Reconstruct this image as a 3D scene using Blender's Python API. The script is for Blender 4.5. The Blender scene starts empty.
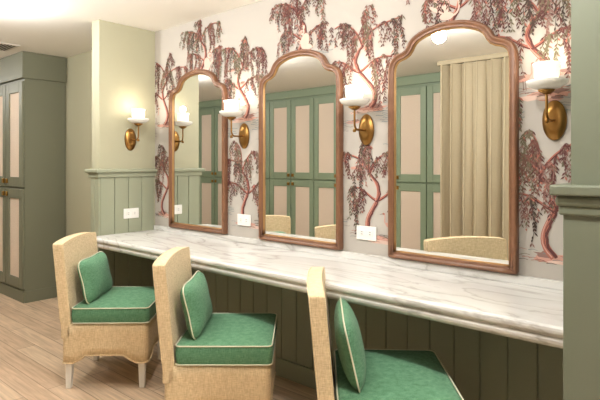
import bpy, bmesh, math, random
from mathutils import Vector, Matrix
random.seed(7)
scene = bpy.context.scene
COL = scene.collection

def lin(c):
    c = c/255.0
    return c/12.92 if c <= 0.04045 else ((c+0.055)/1.055)**2.4
def rgb(r, g, b): return (lin(r), lin(g), lin(b), 1.0)

# ------------------------------------------------------------ materials
def mat(name, col, rough=0.6, metal=0.0, bump=0.0, bscale=200.0, var=0.0, vscale=6.0, spec=0.4, emit=None, estr=0.0, sheen=0.0):
    m = bpy.data.materials.new(name); m.use_nodes = True
    nt = m.node_tree; b = nt.nodes['Principled BSDF']
    b.inputs['Base Color'].default_value = col
    b.inputs['Roughness'].default_value = rough
    b.inputs['Metallic'].default_value = metal
    b.inputs['Specular IOR Level'].default_value = spec
    if sheen: b.inputs['Sheen Weight'].default_value = sheen
    if emit:
        b.inputs['Emission Color'].default_value = emit
        b.inputs['Emission Strength'].default_value = estr
    tc = nt.nodes.new('ShaderNodeTexCoord')
    if var > 0:
        n = nt.nodes.new('ShaderNodeTexNoise'); n.inputs['Scale'].default_value = vscale; n.inputs['Detail'].default_value = 5
        nt.links.new(tc.outputs['Object'], n.inputs['Vector'])
        mx = nt.nodes.new('ShaderNodeMixRGB')
        mx.inputs[1].default_value = tuple(min(1, c*(1-var)) for c in col[:3])+(1,)
        mx.inputs[2].default_value = tuple(min(1, c*(1+var)) for c in col[:3])+(1,)
        nt.links.new(n.outputs['Fac'], mx.inputs[0]); nt.links.new(mx.outputs[0], b.inputs['Base Color'])
    if bump > 0:
        n2 = nt.nodes.new('ShaderNodeTexNoise'); n2.inputs['Scale'].default_value = bscale; n2.inputs['Detail'].default_value = 3
        nt.links.new(tc.outputs['Object'], n2.inputs['Vector'])
        bp = nt.nodes.new('ShaderNodeBump'); bp.inputs['Strength'].default_value = bump; bp.inputs['Distance'].default_value = 0.004
        nt.links.new(n2.outputs['Fac'], bp.inputs['Height']); nt.links.new(bp.outputs[0], b.inputs['Normal'])
    return m

M_sage   = mat('paint_sage', rgb(148,152,130), 0.45, var=0.02)
M_sagel  = mat('paint_sage_light', rgb(172,169,144), 0.6, var=0.02)
M_saged  = mat('paint_sage_cabinet', rgb(134,149,124), 0.4, var=0.02)
M_saged2 = mat('paint_sage_hall', rgb(114,115,96), 0.45, var=0.02)
M_colshade = mat('sage_column_shaded', rgb(108,113,96), 0.45, var=0.02)  # sage darkened, the right column's shade is put into the colour
M_ceil   = mat('ceiling_paint', rgb(240,237,230), 0.8)
M_wallc  = mat('wall_cream', rgb(222,217,206), 0.8)
M_inset  = mat('inset_woven', rgb(220,202,184), 0.8, bump=0.5, bscale=300, var=0.08, vscale=120)
M_brass  = mat('brass', rgb(176,134,70), 0.28, 1.0)
M_abrass = mat('aged_brass', rgb(150,112,62), 0.35, 1.0)
M_wood   = mat('walnut_frame', rgb(118,82,60), 0.33, var=0.35, vscale=18)
M_gold   = mat('gold_edge', rgb(176,138,92), 0.3, 0.7)
def woven(name, c1, c2, scale=170, bump=0.4):
    m = bpy.data.materials.new(name); m.use_nodes = True
    nt = m.node_tree; b = nt.nodes['Principled BSDF']; b.inputs['Roughness'].default_value = 0.85; b.inputs['Sheen Weight'].default_value = 0.1
    b.inputs['Specular IOR Level'].default_value = 0.2
    tc = nt.nodes.new('ShaderNodeTexCoord')
    outs = []
    for sc in ((scale, scale, scale*0.15), (scale*0.15, scale*0.15, scale)):
        mp = nt.nodes.new('ShaderNodeMapping'); mp.inputs['Scale'].default_value = sc
        nt.links.new(tc.outputs['Object'], mp.inputs['Vector'])
        n = nt.nodes.new('ShaderNodeTexNoise'); n.inputs['Scale'].default_value = 1.0; n.inputs['Detail'].default_value = 2
        nt.links.new(mp.outputs[0], n.inputs['Vector']); outs.append(n.outputs['Fac'])
    ad = nt.nodes.new('ShaderNodeMath'); ad.operation = 'ADD'; nt.links.new(outs[0], ad.inputs[0]); nt.links.new(outs[1], ad.inputs[1])
    sb = nt.nodes.new('ShaderNodeMapRange'); sb.inputs['From Min'].default_value = 0.7; sb.inputs['From Max'].default_value = 1.3
    nt.links.new(ad.outputs[0], sb.inputs['Value'])
    mx = nt.nodes.new('ShaderNodeMixRGB'); mx.inputs[1].default_value = c1; mx.inputs[2].default_value = c2
    nt.links.new(sb.outputs[0], mx.inputs[0]); nt.links.new(mx.outputs[0], b.inputs['Base Color'])
    bp = nt.nodes.new('ShaderNodeBump'); bp.inputs['Strength'].default_value = bump; bp.inputs['Distance'].default_value = 0.002
    nt.links.new(sb.outputs[0], bp.inputs['Height']); nt.links.new(bp.outputs[0], b.inputs['Normal'])
    return m
M_linen  = woven('chair_linen', rgb(200,176,138), rgb(234,212,174), 260, 0.35)
M_green  = woven('green_fabric', rgb(70,116,84), rgb(106,150,118), 300, 0.3)
M_pipe   = mat('cream_piping', rgb(212,210,186), 0.8)
M_white  = mat('white_lacquer', rgb(236,233,226), 0.35)
M_plast  = mat('outlet_plastic', rgb(240,238,233), 0.3)
M_slot   = mat('outlet_slot', rgb(90,88,84), 0.5)
M_curt   = mat('curtain_linen', rgb(182,169,142), 0.9, bump=0.3, bscale=250, var=0.05, vscale=60)
M_glow   = mat('glass_lit', rgb(250,244,233), 0.3, emit=rgb(255,238,212), estr=0.9)
M_glass2 = mat('glass_opal', rgb(222,220,214), 0.2, emit=rgb(255,238,212), estr=0.08)
M_fill   = mat('added_dome_glow', rgb(255,250,240), 0.3, emit=rgb(255,246,232), estr=3.0)  # glow of the added ceiling fill fixtures
M_vent   = mat('vent_metal', rgb(205,200,190), 0.5)
M_dark   = mat('vent_dark', rgb(70,68,62), 0.8)
M_mirror = mat('mirror_silver', (0.90,0.91,0.90,1), 0.0, 1.0)

def marble():
    m = bpy.data.materials.new('marble'); m.use_nodes = True
    nt = m.node_tree; b = nt.nodes['Principled BSDF']; b.inputs['Roughness'].default_value = 0.18
    tc = nt.nodes.new('ShaderNodeTexCoord'); mp = nt.nodes.new('ShaderNodeMapping')
    mp.inputs['Scale'].default_value = (0.55, 2.2, 2.0); mp.inputs['Rotation'].default_value = (0, 0, 0.18)
    nt.links.new(tc.outputs['Object'], mp.inputs['Vector'])
    n = nt.nodes.new('ShaderNodeTexNoise'); n.inputs['Scale'].default_value = 1.7; n.inputs['Detail'].default_value = 6; n.inputs['Distortion'].default_value = 0.9
    nt.links.new(mp.outputs[0], n.inputs['Vector'])
    r = nt.nodes.new('ShaderNodeValToRGB'); e = r.color_ramp.elements
    e[0].position = 0.0; e[0].color = rgb(220,219,216); e[1].position = 1.0; e[1].color = rgb(216,215,211)
    for p, c in ((0.42, rgb(220,219,216)), (0.47, rgb(209,207,203)), (0.485, rgb(184,181,176)), (0.50, rgb(213,211,207)), (0.60, rgb(221,220,217)), (0.615, rgb(190,187,182)), (0.63, rgb(214,212,208)), (0.70, rgb(221,220,217))):
        x = e.new(p); x.color = c
    nt.links.new(n.outputs['Fac'], r.inputs[0]); nt.links.new(r.outputs[0], b.inputs['Base Color'])
    return m
M_marble = marble()

def oak():
    m = bpy.data.materials.new('oak_planks'); m.use_nodes = True
    nt = m.node_tree; b = nt.nodes['Principled BSDF']; b.inputs['Roughness'].default_value = 0.42
    tc = nt.nodes.new('ShaderNodeTexCoord')
    br = nt.nodes.new('ShaderNodeTexBrick')
    br.inputs['Color1'].default_value = rgb(220,198,172); br.inputs['Color2'].default_value = rgb(198,172,146); br.inputs['Mortar'].default_value = rgb(158,134,112)
    br.inputs['Scale'].default_value = 1.0; br.inputs['Mortar Size'].default_value = 0.0025; br.inputs['Brick Width'].default_value = 1.3; br.inputs['Row Height'].default_value = 0.13
    br.offset = 0.37
    nt.links.new(tc.outputs['Object'], br.inputs['Vector'])
    mp = nt.nodes.new('ShaderNodeMapping'); mp.inputs['Scale'].default_value = (1.8, 26, 1)
    nt.links.new(tc.outputs['Object'], mp.inputs['Vector'])
    n = nt.nodes.new('ShaderNodeTexNoise'); n.inputs['Scale'].default_value = 2.0; n.inputs['Detail'].default_value = 6; n.inputs['Distortion'].default_value = 0.6
    nt.links.new(mp.outputs[0], n.inputs['Vector'])
    r = nt.nodes.new('ShaderNodeValToRGB'); r.color_ramp.elements[0].color = (0.68,0.64,0.60,1); r.color_ramp.elements[1].color = (1.16,1.14,1.12,1)
    r.color_ramp.elements[0].position = 0.25; r.color_ramp.elements[1].position = 0.75
    nt.links.new(n.outputs['Fac'], r.inputs[0])
    mx = nt.nodes.new('ShaderNodeMixRGB'); mx.blend_type = 'MULTIPLY'; mx.inputs[0].default_value = 1
    nt.links.new(br.outputs['Color'], mx.inputs[1]); nt.links.new(r.outputs[0], mx.inputs[2]); nt.links.new(mx.outputs[0], b.inputs['Base Color'])
    return m
M_oak = oak()

# ------------------------------------------------------------ mesh helpers
def empty(name, loc=(0,0,0), rotz=0.0):
    e = bpy.data.objects.new(name, None); e.location = loc; e.rotation_euler = (0,0,rotz); e.empty_display_size = 0.1
    COL.objects.link(e); return e
def finish(name, bm, mats, parent=None, smooth=False, loc=(0,0,0)):
    me = bpy.data.meshes.new(name); bm.normal_update(); bm.to_mesh(me); bm.free()
    for m in (mats if isinstance(mats, (list, tuple)) else [mats]): me.materials.append(m)
    if smooth:
        for p in me.polygons: p.use_smooth = True
    o = bpy.data.objects.new(name, me); o.location = loc; COL.objects.link(o)
    if parent: o.parent = parent
    return o
def add_box(bm, x0, x1, y0, y1, z0, z1, bevel=0.0, mi=0, seg=2):
    t = bmesh.new()
    r = bmesh.ops.create_cube(t, size=1.0)
    for v in t.verts:
        v.co = Vector(((x0+x1)/2+v.co.x*(x1-x0), (y0+y1)/2+v.co.y*(y1-y0), (z0+z1)/2+v.co.z*(z1-z0)))
    if bevel > 0:
        bmesh.ops.bevel(t, geom=list(t.edges), offset=bevel, segments=seg, affect='EDGES', profile=0.5)
    mp = {v: bm.verts.new(v.co) for v in t.verts}
    for f in t.faces:
        nf = bm.faces.new([mp[v] for v in f.verts]); nf.material_index = mi
        nf.smooth = False
    t.free()
def box(name, x0, x1, y0, y1, z0, z1, m, parent=None, bevel=0.0, seg=2):
    bm = bmesh.new(); add_box(bm, x0, x1, y0, y1, z0, z1, bevel, 0, seg)
    return finish(name, bm, m, parent)
def add_lathe(bm, prof, cx=0, cy=0, cz=0, n=32, mi=0, smooth=True):
    rings = []
    for r, z in prof:
        rings.append([bm.verts.new((cx+r*math.cos(2*math.pi*i/n), cy+r*math.sin(2*math.pi*i/n), cz+z)) for i in range(n)])
    for a, b in zip(rings[:-1], rings[1:]):
        for i in range(n):
            f = bm.faces.new((a[i], a[(i+1)%n], b[(i+1)%n], b[i])); f.material_index = mi; f.smooth = smooth
    f = bm.faces.new(list(reversed(rings[0]))); f.material_index = mi
    f = bm.faces.new(rings[-1]); f.material_index = mi
def tube(name, pts, r, m, parent=None, cyclic=False, res=6):
    cu = bpy.data.curves.new(name, 'CURVE'); cu.dimensions = '3D'; cu.bevel_depth = r; cu.bevel_resolution = 3; cu.use_fill_caps = True
    sp = cu.splines.new('POLY'); sp.points.add(len(pts)-1)
    for p, c in zip(sp.points, pts): p.co = (c[0], c[1], c[2], 1)
    sp.use_cyclic_u = cyclic
    cu.materials.append(m)
    o = bpy.data.objects.new(name, cu)
    COL.objects.link(o)
    if parent: o.parent = parent
    return o

YW = 2.35; XL = -3.58; CEIL = 2.37
# ------------------------------------------------------------ room shell
box('floor', -9.1, 2.6, -1.6, 2.45, -0.1, 0, M_oak)
box('ceiling', -9.1, 2.6, -1.6, 2.45, CEIL, CEIL+0.1, M_ceil)
wall_back = box('wall_back', -9.1, 2.6, YW, YW+0.1, 0, CEIL, M_sagel)
box('wall_front', -9.1, 2.6, -1.6, -1.5, 0, CEIL, M_wallc)
box('wall_left', -9.1, -9.0, -1.5, YW, 0, CEIL, M_sagel)
box('wall_right', 2.5, 2.6, -1.5, YW, 0, CEIL, M_wallc)
# left wing wall
YE = 1.88
wl = box('wall_wing_left', XL-0.11, XL, YE, YW, 0, CEIL, M_sagel)
CAPZ = 1.275
def beadboard(name, axis, plane, a0, a1, z0, z1, sgn, m, w=0.125, th=0.012, parent=None):
    """boards on plane; axis 'x' -> boards run along x on plane y"""
    bm = bmesh.new(); n = max(1, round((a1-a0)/w)); w = (a1-a0)/n; g = 0.0022
    lo, hi = sorted((plane, plane+sgn*th))
    lo2, hi2 = sorted((plane, plane+sgn*0.004))
    for i in range(n):
        s, e = a0+i*w+g, a0+(i+1)*w-g
        if axis == 'x': add_box(bm, s, e, lo, hi, z0, z1, 0.003, 0, 1)
        else: add_box(bm, lo, hi, s, e, z0, z1, 0.003, 0, 1)
    if axis == 'x': add_box(bm, a0, a1, lo2, hi2, z0, z1)
    else: add_box(bm, lo2, hi2, a0, a1, z0, z1)
    return finish(name, bm, m, parent)
beadboard('trim_1', 'y', XL, YE, YW-0.014, 0.0, CAPZ-0.06, +1, M_sage)
beadboard('trim_2', 'x', YE, XL-0.11, XL+0.012, 0.0, CAPZ-0.06, -1, M_sage, w=0.061)
beadboard('trim_3', 'x', YW, XL+0.013, -0.43, 0.0, 0.775, -1, M_sage)
# cap mouldings
bm = bmesh.new()
add_box(bm, XL-0.13, XL+0.022, YE-0.022, YW, CAPZ-0.062, CAPZ-0.026, 0.004)
add_box(bm, XL-0.15, XL+0.040, YE-0.040, YW, CAPZ-0.026, CAPZ, 0.006)
finish('trim_cap_left', bm, M_sage)
bm = bmesh.new()
add_box(bm, XL+0.012, -0.43, YW-0.03, YW-0.012, 0, 0.11, 0.004)
add_box(bm, XL+0.012, XL+0.028, YE-0.02, YW-0.012, 0, 0.11, 0.004)
finish('baseboard_back', bm, M_sage)
bm = bmesh.new()
add_box(bm, -5.124, XL-0.11, YW-0.016, YW, 0, 0.11, 0.004)
add_box(bm, XL-0.126, XL-0.11, YE, YW-0.016, 0, 0.11, 0.004)
finish('baseboard_hall', bm, M_saged2)
# right wing wall
CR2 = 1.265
wr = box('wall_wing_right', -0.412, 0.9, 1.75, YW, 0, CEIL, M_colshade)
box('trim_4', -0.431, 0.92, 1.733, YW-0.001, 0, CR2-0.08, M_colshade, bevel=0.004)
bm = bmesh.new()
add_box(bm, -0.442, 0.93, 1.722, YW-0.001, CR2-0.105, CR2-0.075, 0.006)
add_box(bm, -0.450, 0.94, 1.714, YW-0.001, CR2-0.078, CR2-0.045, 0.010)
add_box(bm, -0.462, 0.95, 1.700, YW-0.001, CR2-0.045, CR2-0.012, 0.006)
finish('trim_cap_right', bm, M_colshade)

# ------------------------------------------------------------ wallpaper
WC = {
 'bg': rgb(180,174,166), 'burg': rgb(92,56,54), 'burg2': rgb(112,74,66), 'mauve': rgb(140,110,102), 'coral': rgb(166,104,90),
 'pink': rgb(198,152,138), 'blush': rgb(214,186,172), 'teal': rgb(106,126,130), 'grey': rgb(142,138,132), 'char': rgb(70,58,52), 'olive': rgb(106,100,80), 'shade': rgb(160,150,142)}
WK = list(WC); WM = [mat('wallpaper_'+k, WC[k], 0.75, spec=0.2) for k in WK]
wbm = bmesh.new()
X0, X1, Z0, Z1 = XL+0.001, -0.413, 0.79, CEIL-0.001
f = wbm.faces.new([wbm.verts.new(c) for c in ((X0, YW-0.0006, Z0), (X1, YW-0.0006, Z0), (X1, YW-0.0006, Z1), (X0, YW-0.0006, Z1))])
f.material_index = 0
def wpoly(pts, k, lay):
    if min(p[0] for p in pts) < X0 or max(p[0] for p in pts) > X1 or max(p[1] for p in pts) > Z1 or min(p[1] for p in pts) < Z0: return
    y = YW-0.0012-0.0006*lay-random.random()*0.0005
    f = wbm.faces.new([wbm.verts.new((p[0], y, p[1])) for p in pts]); f.material_index = WK.index(k)
def wstrip(pts, w0, w1, k, lay):
    n = len(pts)-1
    L = []; R = []
    for i, p in enumerate(pts):
        a = pts[max(0, i-1)]; b = pts[min(n, i+1)]
        dx, dz = b[0]-a[0], b[1]-a[1]; l = math.hypot(dx, dz) or 1
        w = (w0+(w1-w0)*i/n)/2
        L.append((p[0]-dz/l*w, p[1]+dx/l*w)); R.append((p[0]+dz/l*w, p[1]-dx/l*w))
    for i in range(n): wpoly([L[i], L[i+1], R[i+1], R[i]], k, lay)
def well(cx, cz, rx, rz, k, lay, rot=0, n=14, jag=0.0):
    pts = []
    for i in range(n):
        a = 2*math.pi*i/n; j = 1+random.uniform(-jag, jag)
        x, z = rx*math.cos(a)*j, rz*math.sin(a)*j
        pts.append((cx+x*math.cos(rot)-z*math.sin(rot), cz+x*math.sin(rot)+z*math.cos(rot)))
    wpoly(pts, k, lay)
def frond(x, z, dx, L, k, lay):
    n = max(5, int(L/0.012)); pts = []
    for i in range(n+1):
        s = i/n
        pts.append((x+dx*(1-(1-s)**2.2)+0.008*math.sin(s*6+x*40), z+0.03*math.sin(min(1, s*2.2)*math.pi)*0.6-L*s**1.35))
    wstrip(pts, 0.0035, 0.0015, k, lay)
    for i in range(1, n+1):
        p = pts[i]
        for sd in (-1, 1):
            if random.random() < 0.12: continue
            ln = random.uniform(0.020, 0.040)*(1-0.35*i/n); a = random.uniform(0.2, 0.9)
            tx, tz = p[0]+sd*ln*math.sin(a), p[1]-ln*math.cos(a)
            mx, mz = (p[0]+tx)/2, (p[1]+tz)/2; w = 0.0038
            nx, nz = math.cos(a)*w, sd*math.sin(a)*w
            kk = k if random.random() < 0.55 else random.choice(['burg2', 'mauve', 'coral', 'burg', 'olive', 'olive'])
            wpoly([p, (mx+nx, mz+nz), (tx, tz), (mx-nx, mz-nz)], kk, lay)
def bez(p0, p1, p2, p3, n=12):
    o = []
    for i in range(n+1):
        t = i/n; u = 1-t
        o.append(tuple(u**3*a+3*u*u*t*b+3*u*t*t*c+t**3*d for a, b, c, d in zip(p0, p1, p2, p3)))
    return o
def tree(x, z, s, fl):
    F = fl
    P = lambda a, b: (x+F*a*s, z+b*s)
    J = lambda a=0.04: random.uniform(-a, a)
    well(x, z-0.005, 0.10*s, 0.016*s, 'pink', 0, jag=0.3)
    well(x+0.03*F*s, z+0.008*s, 0.05*s, 0.014*s, 'mauve', 1, jag=0.35)
    well(x-0.06*F*s, z-0.02*s, 0.08*s, 0.010*s, 'blush', 1, jag=0.3)
    for i in range(22):
        a = random.uniform(-0.14, 0.14)*s; zz = z+random.uniform(-0.03, 0.025)*s
        wstrip([(x+a-0.02, zz), (x+a, zz+0.004), (x+a+0.02, zz)], 0.0022, 0.0015, random.choice(['burg', 'char', 'mauve', 'olive', 'coral', 'teal']), 2)
    lean = J(0.06)
    trunk = bez(P(0,0), P(0.13,0.12), P(-0.17+lean,0.2), P(0.0+lean,0.34), 18)
    top = trunk[-1]; T = lambda a, b: (top[0]+F*a*s, top[1]+b*s)
    mid = trunk[11]; Q = lambda a, b: (mid[0]+F*a*s, mid[1]+b*s)
    wstrip(trunk, 0.034*s, 0.016*s, 'coral', 2)
    wstrip([(p[0]+0.010*s+0.003*math.sin(i*2.1), p[1]) for i, p in enumerate(trunk)], 0.012, 0.007, 'burg', 3)
    wstrip([(p[0]+0.001*s+0.003*math.sin(i*1.7), p[1]) for i, p in enumerate(trunk)], 0.003, 0.003, 'burg2', 3)
    wstrip([(p[0]-0.009*s, p[1]) for p in trunk], 0.005, 0.003, 'pink', 3)
    br = [bez(T(0,0), T(0.02,0.08), T(0.12,0.13+J()), T(0.21+J(),0.09+J())), bez(T(0,0), T(-0.03,0.08), T(-0.10,0.15+J()), T(-0.19+J(),0.12+J())),
          bez(T(0,0), T(0.02,0.08), T(-0.02,0.16), T(0.05+J(),0.20)), bez(Q(0,0), Q(0.06,0.02), Q(0.10,0.09), Q(0.18+J(),0.06)),
          bez(Q(0,0), Q(-0.07,0.02), Q(-0.10,0.09), Q(-0.16+J(),0.07))]
    for b in br:
        wstrip(b, 0.016*s, 0.005*s, 'coral', 2); wstrip([(p[0], p[1]-0.004*s) for p in b], 0.006, 0.003, 'burg', 3)
    for bi, b in enumerate(br):
        sg = 1 if b[-1][0] > b[0][0] else -1
        for c in range(3 if bi < 3 else 2):
            ci = [5, 9, 12][c] if bi < 3 else [7, 12][c]
            Lc = random.uniform(0.10, 0.27)*s*(0.75 if bi == 2 else 1); kk = random.choice(['burg', 'burg', 'burg2', 'olive', 'char'])
            for q in range(5):
                p = b[max(1, ci-random.randint(0, 2))]
                frond(p[0]+random.uniform(-0.012, 0.012), p[1]+0.004, sg*random.uniform(-0.025, 0.06)*s, Lc*random.uniform(0.4, 1.0), kk if random.random() < 0.6 else random.choice(['mauve', 'burg', 'burg', 'burg2', 'olive']), random.choice([4, 4.5]))
def water(x, z):
    for i in range(6):
        zz = z+i*0.011; w = random.uniform(0.02, 0.06); xx = x+random.uniform(-0.03, 0.03)
        wstrip([(xx-w+2*w*j/8, zz+0.002*math.sin(j*1.6)) for j in range(9)], 0.0026, 0.0026, random.choice(['teal', 'teal', 'grey']), 1)
def monkey(x, z, F=1):
    for k, g, l in (('mauve', 1.08, 3), ('blush', 1.0, 4)):
        well(x, z, 0.034*g, 0.048*g, k, l, rot=0.3*F); well(x+0.028*F, z+0.058, 0.024*g, 0.023*g, k, l)
        well(x-0.02*F, z-0.04, 0.036*g, 0.02*g, k, l); well(x+0.042*F, z+0.002, 0.034*g, 0.010*g, k, l, rot=0.6*F)
        well(x+0.010*F, z+0.085, 0.009*g, 0.012*g, k, l); well(x+0.046*F, z+0.085, 0.009*g, 0.012*g, k, l)
    well(x+0.033*F, z+0.055, 0.012, 0.01, 'pink', 5)
    wstrip(bez((x-0.04*F, z-0.04), (x-0.10*F, z-0.05), (x-0.09*F, z+0.05), (x-0.06*F, z+0.04)), 0.010, 0.005, 'blush', 4)
def crane(x, z, F=1):
    well(x, z, 0.030, 0.014, 'pink', 4, rot=0.35*F); well(x-0.02*F, z+0.004, 0.026, 0.009, 'mauve', 4.4, rot=0.2*F)
    wstrip(bez((x+0.022*F, z+0.008), (x+0.045*F, z+0.02), (x+0.022*F, z+0.045), (x+0.036*F, z+0.06)), 0.007, 0.004, 'pink', 4)
    well(x+0.038*F, z+0.061, 0.007, 0.005, 'coral', 4.5); wstrip([(x+0.042*F, z+0.061), (x+0.062*F, z+0.056)], 0.003, 0.001, 'char', 4)
    for q in (-0.004, 0.006): wstrip([(x+q, z-0.01), (x+q+0.004, z-0.055)], 0.0022, 0.0018, 'burg', 4)
cols = [-3.44, -2.98, -2.50, -2.03, -1.545, -1.07, -0.62]
for i, cx in enumerate(cols):
    offs = (0.92, 1.62) if i % 2 == 0 else (1.15, 1.86)
    for j, zz in enumerate(offs):
        tree(cx+random.uniform(-0.03, 0.03), zz, 1.0, 1 if (i+j) % 2 else -1)
        crane(cx-0.12 if j else cx+0.13, zz+0.07, 1 if j else -1)
    if i % 2: water(cx+0.2, 1.75)
    water(cx+0.16, offs[0]+0.50); water(cx-0.17, offs[1]-0.12); water(cx+0.2, offs[1]+0.1); water(cx-0.2, offs[0]+0.05); water(cx+0.1, offs[1]-0.08)
    for q in range(3):
        xx, zz = cx+random.uniform(-0.2, 0.2), random.uniform(0.9, 2.25)
        well(xx, zz, 0.05, 0.008, 'pink', 0, jag=0.25); well(xx+0.02, zz+0.008, 0.025, 0.008, 'mauve', 1, jag=0.25)
monkey(-2.92, 2.03, 1); monkey(-1.12, 2.07, -1); monkey(-2.00, 2.05, -1)
finish('wallpaper_print', wbm, WM, wall_back)

# ------------------------------------------------------------ counter
CT = 0.79; CF = 1.80
ctr = empty('vanity_counter')
def extr_x(name, prof, xa, xb, m, parent):
    bm = bmesh.new()
    A = [bm.verts.new((xa, y, z)) for y, z in prof]; B = [bm.verts.new((xb, y, z)) for y, z in prof]
    n = len(prof)
    for i in range(n): bm.faces.new((A[i], A[(i+1)%n], B[(i+1)%n], B[i]))
    bm.faces.new(list(reversed(A))); bm.faces.new(B)
    bmesh.ops.recalc_face_normals(bm, faces=bm.faces)
    return finish(name, bm, m, parent)
prof = [(YW-0.013, CT), (CF+0.014, CT), (CF+0.007, CT-0.002), (CF+0.002, CT-0.007), (CF, CT-0.015), (CF+0.001, CT-0.024), (CF+0.006, CT-0.031), (CF+0.014, CT-0.034), (CF+0.015, CT-0.038),
        (CF+0.010, CT-0.042), (CF+0.008, CT-0.050), (CF+0.010, CT-0.060), (CF+0.017, CT-0.069), (CF+0.026, CT-0.075), (CF+0.05, CT-0.075), (CF+0.05, CT-0.032), (YW-0.013, CT-0.032)]
extr_x('marble_slab', prof, XL+0.014, -0.432, M_marble, ctr)
box('marble_backsplash', XL+0.014, -0.414, YW-0.022, YW-0.001, CT+0.0005, CT+0.036, M_marble, ctr, bevel=0.002)

# ------------------------------------------------------------ mirrors
half = [(0,1.998),(0.03,1.997),(0.06,1.994),(0.09,1.989),(0.12,1.981),(0.15,1.970),(0.175,1.957),(0.196,1.940),(0.209,1.922),(0.218,1.905),(0.228,1.892),(0.242,1.884),(0.26,1.879),(0.277,1.873),(0.293,1.863),(0.306,1.850),(0.316,1.833),(0.322,1.812),(0.325,1.785)]
ZB = 0.83
outl = [(x, z) for x, z in half]
outl += [(0.325, 1.785-(1.785-ZB-0.012)*i/10) for i in range(1, 11)] + [(0.3215, ZB+0.0035), (0.313, ZB)]
outl += [(0.313-0.313*i/6, ZB) for i in range(1, 7)]
full = outl + [(-x, z) for x, z in reversed(outl[1:-1])]
def offset(pts, d):
    n = len(pts); o = []
    for i in range(n):
        a = Vector(pts[i-1]); p = Vector(pts[i]); b = Vector(pts[(i+1)%n])
        e1 = (p-a).normalized(); e2 = (b-p).normalized()
        n1 = Vector((e1.y, -e1.x)); n2 = Vector((e2.y, -e2.x))
        nn = (n1+n2); nn.normalize(); c = max(0.6, nn.dot(n1))
        q = p+nn*(d/c); o.append((q.x, q.y))
    return o
def wall_mirror(cx):
    e = empty('wall_mirror', (cx, YW-0.006, 0))
    rings = [(0, 0.0), (0, -0.024), (0.002, -0.030), (0.007, -0.034), (0.014, -0.033), (0.020, -0.027), (0.024, -0.026), (0.029, -0.029), (0.032, -0.027), (0.033, -0.020), (0.038, -0.018), (0.040, -0.010)]
    bm = bmesh.new(); R = []
    for d, y in rings:
        R.append([bm.verts.new((p[0], y, p[1])) for p in offset(full, d)])
    n = len(full)
    for k in range(len(R)-1):
        for i in range(n):
            f = bm.faces.new((R[k][i], R[k][(i+1)%n], R[k+1][(i+1)%n], R[k+1][i])); f.material_index = 1 if k >= 9 else 0; f.smooth = True
    bmesh.ops.recalc_face_normals(bm, faces=bm.faces)
    finish('frame', bm, [M_wood, M_gold], e)
    bm = bmesh.new(); g = offset(full, 0.038)
    A = [bm.verts.new((p[0], -0.012, p[1])) for p in g]
    f = bm.faces.new(A); f.normal_update()
    if f.normal.y > 0: f.normal_flip()
    finish('mirror_glass', bm, M_mirror, e)
    bm = bmesh.new(); add_box(bm, -0.29, 0.29, -0.008, 0, ZB+0.03, 1.80); finish('backing', bm, M_wood, e)
    return e
for cx in (-3.02, -2.04, -1.085): wall_mirror(cx)

# ------------------------------------------------------------ sconces
def sconce(loc, rotz):
    e = empty('wall_sconce', loc, rotz)      # local -Y is out of the wall; origin z at plate centre
    bm = bmesh.new()
    n = 40; rings = []
    for sc, y in ((1.0, 0), (1.0, -0.006), (0.94, -0.011), (0.82, -0.013), (0.78, -0.017), (0.5, -0.020)):
        rings.append([bm.verts.new((0.048*sc*math.cos(2*math.pi*i/n), y, 0.085*sc*math.sin(2*math.pi*i/n))) for i in range(n)])
    for a, b in zip(rings[:-1], rings[1:]):
        for i in range(n):
            f = bm.faces.new((a[i], b[i], b[(i+1)%n], a[(i+1)%n])); f.smooth = True
    bm.faces.new(rings[-1]); bm.faces.new(list(reversed(rings[0])))
    bmesh.ops.recalc_face_normals(bm, faces=bm.faces)
    finish('backplate', bm, M_abrass, e)
    D = -0.115
    pts = [(0, -0.015, 0.0), (0, -0.04, -0.004)]
    for i in range(9):
        a = math.pi/2*i/8; pts.append((0, D+0.03-0.03*math.sin(a), 0.026-0.03*math.cos(a)))
    pts.append((0, D, 0.115))
    tube('arm', pts, 0.0055, M_abrass, e)
    bm = bmesh.new()
    add_lathe(bm, [(0.006,-0.018),(0.011,-0.012),(0.006,-0.004),(0.008,0.0)], 0, D, 0.0)
    add_lathe(bm, [(0.012,0.0),(0.02,0.006),(0.030,0.012),(0.034,0.018),(0.012,0.022)], 0, D, 0.098)
    finish('cup', bm, M_abrass, e)
    bm = bmesh.new()
    add_lathe(bm, [(0.022,0.0),(0.05,0.005),(0.070,0.016),(0.078,0.028),(0.079,0.036),(0.070,0.038),(0.05,0.028),(0.02,0.022)], 0, D, 0.118)
    finish('shade_bowl', bm, M_glass2, e)
    bm = bmesh.new()
    add_lathe(bm, [(0.03,0.0),(0.042,0.006),(0.047,0.022),(0.047,0.058),(0.053,0.074),(0.050,0.075),(0.044,0.058),(0.042,0.022),(0.02,0.012)], 0, D, 0.150)
    finish('shade_cup', bm, M_glow, e)
    ld = bpy.data.lights.new('sconce_bulb', 'POINT'); ld.energy = 1.2; ld.color = (1.0, 0.87, 0.70); ld.shadow_soft_size = 0.025
    lo = bpy.data.objects.new('bulb', ld); lo.location = (0, D, 0.256); COL.objects.link(lo); lo.parent = e
for x in (-2.53, -1.56, -0.615): sconce((x, YW-0.004, 1.50), 0)
sconce((XL+0.0005, 2.13, 1.50), math.radians(90))

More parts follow.
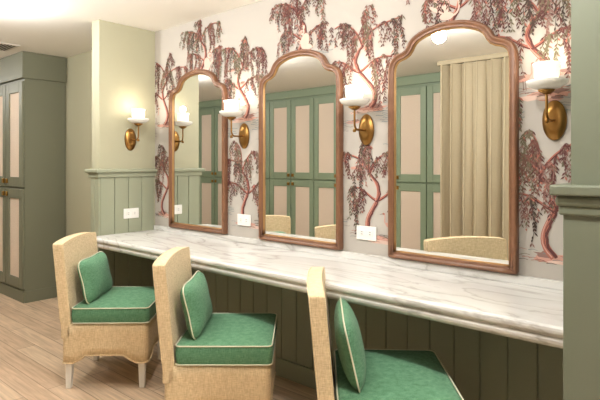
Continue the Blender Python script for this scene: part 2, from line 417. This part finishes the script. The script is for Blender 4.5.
# ------------------------------------------------------------ outlets
def outlet(loc, rotz):
    e = empty('wall_outlet', loc, rotz)
    box('plate', -0.064, 0.064, -0.006, 0, -0.038, 0.038, M_plast, e, bevel=0.003)
    bm = bmesh.new()
    for s in (-1, 1):
        add_box(bm, s*0.026-0.016, s*0.026+0.016, -0.0085, -0.005, -0.017, 0.017, 0.002, 0)
        for q in (-1, 1): add_box(bm, s*0.026-0.006, s*0.026+0.006, -0.0092, -0.008, q*0.006-0.0013, q*0.006+0.0013, 0, 1)
    finish('sockets', bm, [M_plast, M_slot], e)
outlet((-2.53, YW-0.004, 0.94), 0); outlet((-1.56, YW-0.004, 0.94), 0); outlet((XL+0.0125, 2.13, 0.935), math.radians(90))

# ------------------------------------------------------------ chairs
def rr(hx, hy, r, cx=0, n=6, step=0.03):
    pts = []
    for (sx, sy, a0) in ((1,1,0), (-1,1,90), (-1,-1,180), (1,-1,270)):
        for i in range(n+1):
            a = math.radians(a0+90*i/n)
            pts.append((cx+sx*(hx-r)+r*math.cos(a), sy*(hy-r)+r*math.sin(a)))
        p = pts[-1]
        if a0 == 0: q = (cx-(hx-r), hy)
        elif a0 == 90: q = (cx-hx, -(hy-r))
        elif a0 == 180: q = (cx+(hx-r), -hy)
        else: q = (cx+hx, hy-r)
        m = 12
        for i in range(1, m): pts.append((p[0]+(q[0]-p[0])*i/m, p[1]+(q[1]-p[1])*i/m))
    return pts
def vanity_chair(loc, rotz):
    e = empty('vanity_chair', loc, rotz)    # faces local +X
    HW = 0.255; x0, x1 = -0.27, 0.225
    hx = (x1-x0)/2; cx = (x0+x1)/2
    P = rr(hx, HW, 0.03, cx)
    bm = bmesh.new(); rows = []
    def zb(x, y):
        fx = abs((x-cx)/hx); fy = abs(y/HW)
        s = min(fx, fy)
        t = max(0.0, min(1.0, (s-0.42)/0.3)); t = t*t*(3-2*t)
        return 0.200-0.045*t
    levels = 5
    for k in range(levels):
        rows.append([bm.verts.new((x, y, 0.385+(zb(x, y)-0.385)*k/(levels-1))) for x, y in P])
    inner = [bm.verts.new((cx+(x-cx)*0.95, y*0.95, zb(x, y))) for x, y in P]
    top = [bm.verts.new((cx+(x-cx)*0.95, y*0.95, 0.30)) for x, y in P]
    n = len(P)
    allr = rows+[inner, top]
    for a, b in zip(allr[:-1], allr[1:]):
        for i in range(n):
            f = bm.faces.new((a[i], a[(i+1)%n], b[(i+1)%n], b[i])); f.smooth = True
    bm.faces.new(rows[0]); bm.faces.new(top)
    bmesh.ops.recalc_face_normals(bm, faces=bm.faces)
    finish('skirt', bm, M_linen, e)
    tube('skirt_welt', [(cx+(x-cx)*1.005, y*1.005, zb(x, y)+0.003) for x, y in P], 0.0035, M_linen, e, cyclic=True)
    for i, (lx, ly) in enumerate(((x0+0.04, -HW+0.04), (x0+0.04, HW-0.04), (x1-0.04, -HW+0.04), (x1-0.04, HW-0.04))):
        bm = bmesh.new(); add_box(bm, lx-0.024, lx+0.024, ly-0.024, ly+0.024, 0, 0.31, 0.004)
        for v in bm.verts:
            if v.co.z < 0.1:
                v.co.x = lx+(v.co.x-lx)*0.62; v.co.y = ly+(v.co.y-ly)*0.62
                v.co.x += (-0.012 if lx < 0 else 0)
        finish('leg_%d' % (i+1), bm, M_white, e)
    # back
    def sh(x, y, z): return x-max(0, z-0.36)*0.09-0.012*(1-(y/HW)**2)*max(0, min(1, (z-0.4)/0.4))
    bm = bmesh.new(); add_box(bm, x0-0.004, x0+0.055, -HW, HW, 0.30, 0.850, 0.008, 0, 3)
    for ax in range(1, 9):
        z = 0.30+0.54*ax/9
        bmesh.ops.bisect_plane(bm, geom=list(bm.verts)+list(bm.edges)+list(bm.faces), plane_co=(0,0,z), plane_no=(0,0,1))
        y = -HW+2*HW*ax/9
        bmesh.ops.bisect_plane(bm, geom=list(bm.verts)+list(bm.edges)+list(bm.faces), plane_co=(0,y,0), plane_no=(0,1,0))
    def warp(c):
        x, y, z = c
        zz = z+0.014*(1-(y/HW)**2)*max(0, (z-0.5)/0.34)
        w = 1+0.02*max(0, (z-0.4)/0.44)
        return (sh(x, y, z), y*w, zz)
    for v in bm.verts: v.co = Vector(warp(v.co))
    for f in bm.faces: f.smooth = False
    finish('back', bm, M_linen, e)
    for side, xx in (('front', x0+0.053), ('rear', x0-0.002)):
        pts = [(xx, -HW+0.002, 0.40+0.44*i/8) for i in range(9)] + [(xx, -HW+0.006, 0.848)] + [(xx, -HW+0.014+(2*HW-0.028)*i/10, 0.849) for i in range(11)] + [(xx, HW-0.006, 0.848)] + [(xx, HW-0.002, 0.84-0.44*i/8) for i in range(9)]
        tube('back_welt_'+side, [warp(p) for p in pts], 0.003, M_linen, e)
    # seat cushion
    sx0, sx1 = x0+0.057, x1+0.006; scx = (sx0+sx1)/2; shx = (sx1-sx0)/2; SW = HW+0.005
    levels = [(-0.010, 0.388), (-0.003, 0.391), (0.0, 0.397), (0.003, 0.415), (0.004, 0.435), (0.003, 0.455), (0.0, 0.472), (-0.004, 0.478), (-0.014, 0.482), (-0.06, 0.489), (-0.12, 0.494), (-0.20, 0.496)]
    bm = bmesh.new(); R = []
    for d, z in levels:
        R.append([bm.verts.new((x, y, z)) for x, y in rr(shx+d, SW+d, max(0.004, 0.025+d*0.1), scx)])
    n = len(R[0])
    for a, b in zip(R[:-1], R[1:]):
        for i in range(n):
            f = bm.faces.new((a[i], a[(i+1)%n], b[(i+1)%n], b[i])); f.smooth = True
    bm.faces.new(R[-1]); bm.faces.new(list(reversed(R[0])))
    bmesh.ops.recalc_face_normals(bm, faces=bm.faces)
    finish('seat_cushion', bm, M_green, e)
    for nm, z in (('top', 0.477), ('bottom', 0.392)):
        tube('seat_piping_'+nm, [(x, y, z) for x, y in rr(shx+0.001, SW+0.001, 0.025, scx)], 0.0032, M_pipe, e, cyclic=True)
    # lumbar pillow leaning on back
    pw, ph, pt = 0.215, 0.132, 0.052
    def edge(a):
        c, s = math.cos(a), math.sin(a); k = 1/((abs(c)**7+abs(s)**7)**(1/7))
        pin = 1-0.05*math.cos(2*a)**2
        return k*c*pin, k*s*pin
    bm = bmesh.new(); N = 48; rad = [0.0, 0.2, 0.4, 0.6, 0.75, 0.87, 0.95, 1.0]
    tilt = math.radians(-13)
    def place(u, v, w):
        X, Z = w*math.cos(tilt)+v*math.sin(tilt), -w*math.sin(tilt)+v*math.cos(tilt)
        return (x0+0.109+X, u-0.01, 0.610+Z)
    for sgn in (1, -1):
        prev = None; c0 = bm.verts.new(place(0, 0, sgn*pt))
        for r in rad[1:]:
            ring = []
            for i in range(N):
                a = 2*math.pi*i/N; ex, ez = edge(a)
                w = sgn*pt*(1-r**2.4)**0.6 if r < 1 else 0
                ring.append(bm.verts.new(place(ex*r*pw, ez*r*ph, w)))
            for i in range(N):
                if prev is None: f = bm.faces.new((c0, ring[i], ring[(i+1)%N]))
                else: f = bm.faces.new((prev[i], ring[i], ring[(i+1)%N], prev[(i+1)%N]))
                f.smooth = True
            prev = ring
    bmesh.ops.remove_doubles(bm, verts=bm.verts, dist=0.0005)
    bmesh.ops.recalc_face_normals(bm, faces=bm.faces)
    finish('lumbar_pillow', bm, M_green, e)
    tube('pillow_piping', [place(edge(2*math.pi*i/64)[0]*(pw+0.002), edge(2*math.pi*i/64)[1]*(ph+0.002), 0) for i in range(64)], 0.0032, M_pipe, e, cyclic=True)
    return e
CR = math.radians(41)
vanity_chair((-2.975, 1.715, 0), math.radians(42.5))
vanity_chair((-1.995, 1.745, 0), CR)
vanity_chair((-1.083, 1.792, 0), math.radians(38.5))

# ------------------------------------------------------------ locker cabinets
def lockers(name, xa, xb, yf, depth, out, m, ztop=2.26, ncol=None):
    e = empty(name, (0, 0, 0))
    yb = yf-out*depth; lo, hi = sorted((yf, yb))
    box('carcass', xa, xb, lo, hi, 0.0, ztop, m, e)
    lo, hi = sorted((yf+out*0.03, yb))
    box('cornice', xa-0.0, xb+0.02, lo, hi, ztop, CEIL-0.002, m, e, bevel=0.004)
    lo, hi = sorted((yf, yf+out*0.014)); box('plinth', xa, xb, lo, hi, 0, 0.11, m, e, bevel=0.003)
    box('plinth_side', xb, xb+0.014, min(yf, yb), max(yf, yb), 0, 0.11, m, e, bevel=0.003)
    n = ncol or round((xb-xa)/0.43); w = (xb-xa)/n
    bm = bmesh.new(); kb = bmesh.new()
    for i in range(n):
        a, b = xa+i*w+0.006, xa+(i+1)*w-0.006
        for z0, z1, hz in ((0.13, 1.075, 1.02), (1.09, ztop-0.03, 1.145)):
            st = 0.075
            def by(d0, d1): return sorted((yf+out*d0, yf+out*d1))
            l, h = by(0.0, 0.022)
            add_box(bm, a, a+st, l, h, z0, z1, 0.003, 0, 1); add_box(bm, b-st, b, l, h, z0, z1, 0.003, 0, 1)
            add_box(bm, a+st, b-st, l, h, z0, z0+st+0.02, 0.003, 0, 1); add_box(bm, a+st, b-st, l, h, z1-st-0.02, z1, 0.003, 0, 1)
            l, h = by(0.0, 0.009); add_box(bm, a+st, b-st, l, h, z0+st, z1-st, 0, 1)
            hx = a+0.035 if i % 2 else b-0.035
            l, h = by(0.022, 0.040); add_box(kb, hx-0.02, hx+0.02, l, h, hz-0.022, hz+0.022, 0.005)
    finish('doors', bm, [m, M_inset], e); finish('pulls', kb, M_brass, e)
    return e
lockers('locker_cabinet', -8.0, -2.42, -0.9, 0.55, +1, M_saged)
lockers('hall_cabinet', -7.6, -5.14, 1.96, 0.385, -1, M_saged2, ztop=2.12)

# ------------------------------------------------------------ curtain
cur = empty('curtain')
bm = bmesh.new(); n = 300; rows = 16; G = []
for j in range(rows+1):
    s = j/rows; z = CEIL-0.05-(CEIL-0.07)*s; row = []
    for i in range(n+1):
        u = i/n; x = -2.38+1.2*u
        amp = 0.045+0.020*s+0.015*math.sin(u*17)
        ph = u*2*math.pi*10+1.1*math.sin(u*9)+0.5*math.sin(u*23+s*0.8)
        row.append(bm.verts.new((x+0.020*math.sin(ph*2), -0.30+amp*math.sin(ph)+0.012*math.sin(u*55+s*3), z)))
    G.append(row)
for j in range(rows):
    for i in range(n):
        f = bm.faces.new((G[j][i], G[j][i+1], G[j+1][i+1], G[j+1][i])); f.smooth = True
finish('drape', bm, M_curt, cur)
box('track', -2.42, -1.1, -0.32, -0.28, CEIL-0.045, CEIL-0.001, M_curt, cur)
box('wall_partition', -2.42, -2.30, -1.45, -0.40, 0, CEIL, M_saged)

# ------------------------------------------------------------ ceiling vent + added fill lights
ve = empty('air_vent', (-5.05, 1.72, CEIL))
bm = bmesh.new(); add_box(bm, -0.16, 0.16, -0.11, 0.11, -0.010, -0.001, 0.003)
for i in range(7): add_box(bm, -0.135, 0.135, -0.09+i*0.026, -0.09+i*0.026+0.013, -0.0125, -0.009, 0, 1)
finish('grille', bm, [M_vent, M_dark], ve)
def fill_dome(x, y, W):  # invented fixture, added to brighten the ceiling and walls evenly
    e = empty('added_fill_light', (x, y, CEIL))
    bm = bmesh.new(); add_lathe(bm, [(0.10,-0.001),(0.10,-0.012),(0.09,-0.014)], 0, 0, 0, 32, 0); finish('trim_ring', bm, M_white, e)
    bm = bmesh.new(); add_lathe(bm, [(0.088,-0.0142),(0.082,-0.035),(0.065,-0.052),(0.035,-0.063),(0.01,-0.066)], 0, 0, 0, 32, 0); finish('fill_dome', bm, M_fill, e)
    ld = bpy.data.lights.new('fill_lamp', 'POINT'); ld.energy = W; ld.color = (1.0, 0.98, 0.95); ld.shadow_soft_size = 0.05
    lo = bpy.data.objects.new('fill_lamp', ld); lo.location = (0, 0, -0.125); COL.objects.link(lo); lo.parent = e
for x, W in ((-7.2, 28), (-5.2, 20), (-3.7, 30), (-2.7, 31), (-1.7, 31), (-0.7, 31), (0.5, 34), (1.7, 24)):
    fill_dome(x, 1.16 if x > -5 else 0.9, W)

# ------------------------------------------------------------ world + camera
w = bpy.data.worlds.new('World'); scene.world = w; w.use_nodes = True
w.node_tree.nodes['Background'].inputs[0].default_value = (1, 0.96, 0.9, 1); w.node_tree.nodes['Background'].inputs[1].default_value = 0.3
scene.view_settings.view_transform = 'Standard'
scene.view_settings.exposure = 0.08
cd = bpy.data.cameras.new('camera'); cd.lens = 36*515/600; cd.sensor_width = 36; cd.shift_y = -37/600; cd.clip_start = 0.02
co = bpy.data.objects.new('camera', cd); co.location = (0, 0, 1.32); co.rotation_euler = (math.radians(90), 0, math.radians(41))
COL.objects.link(co); scene.camera = co
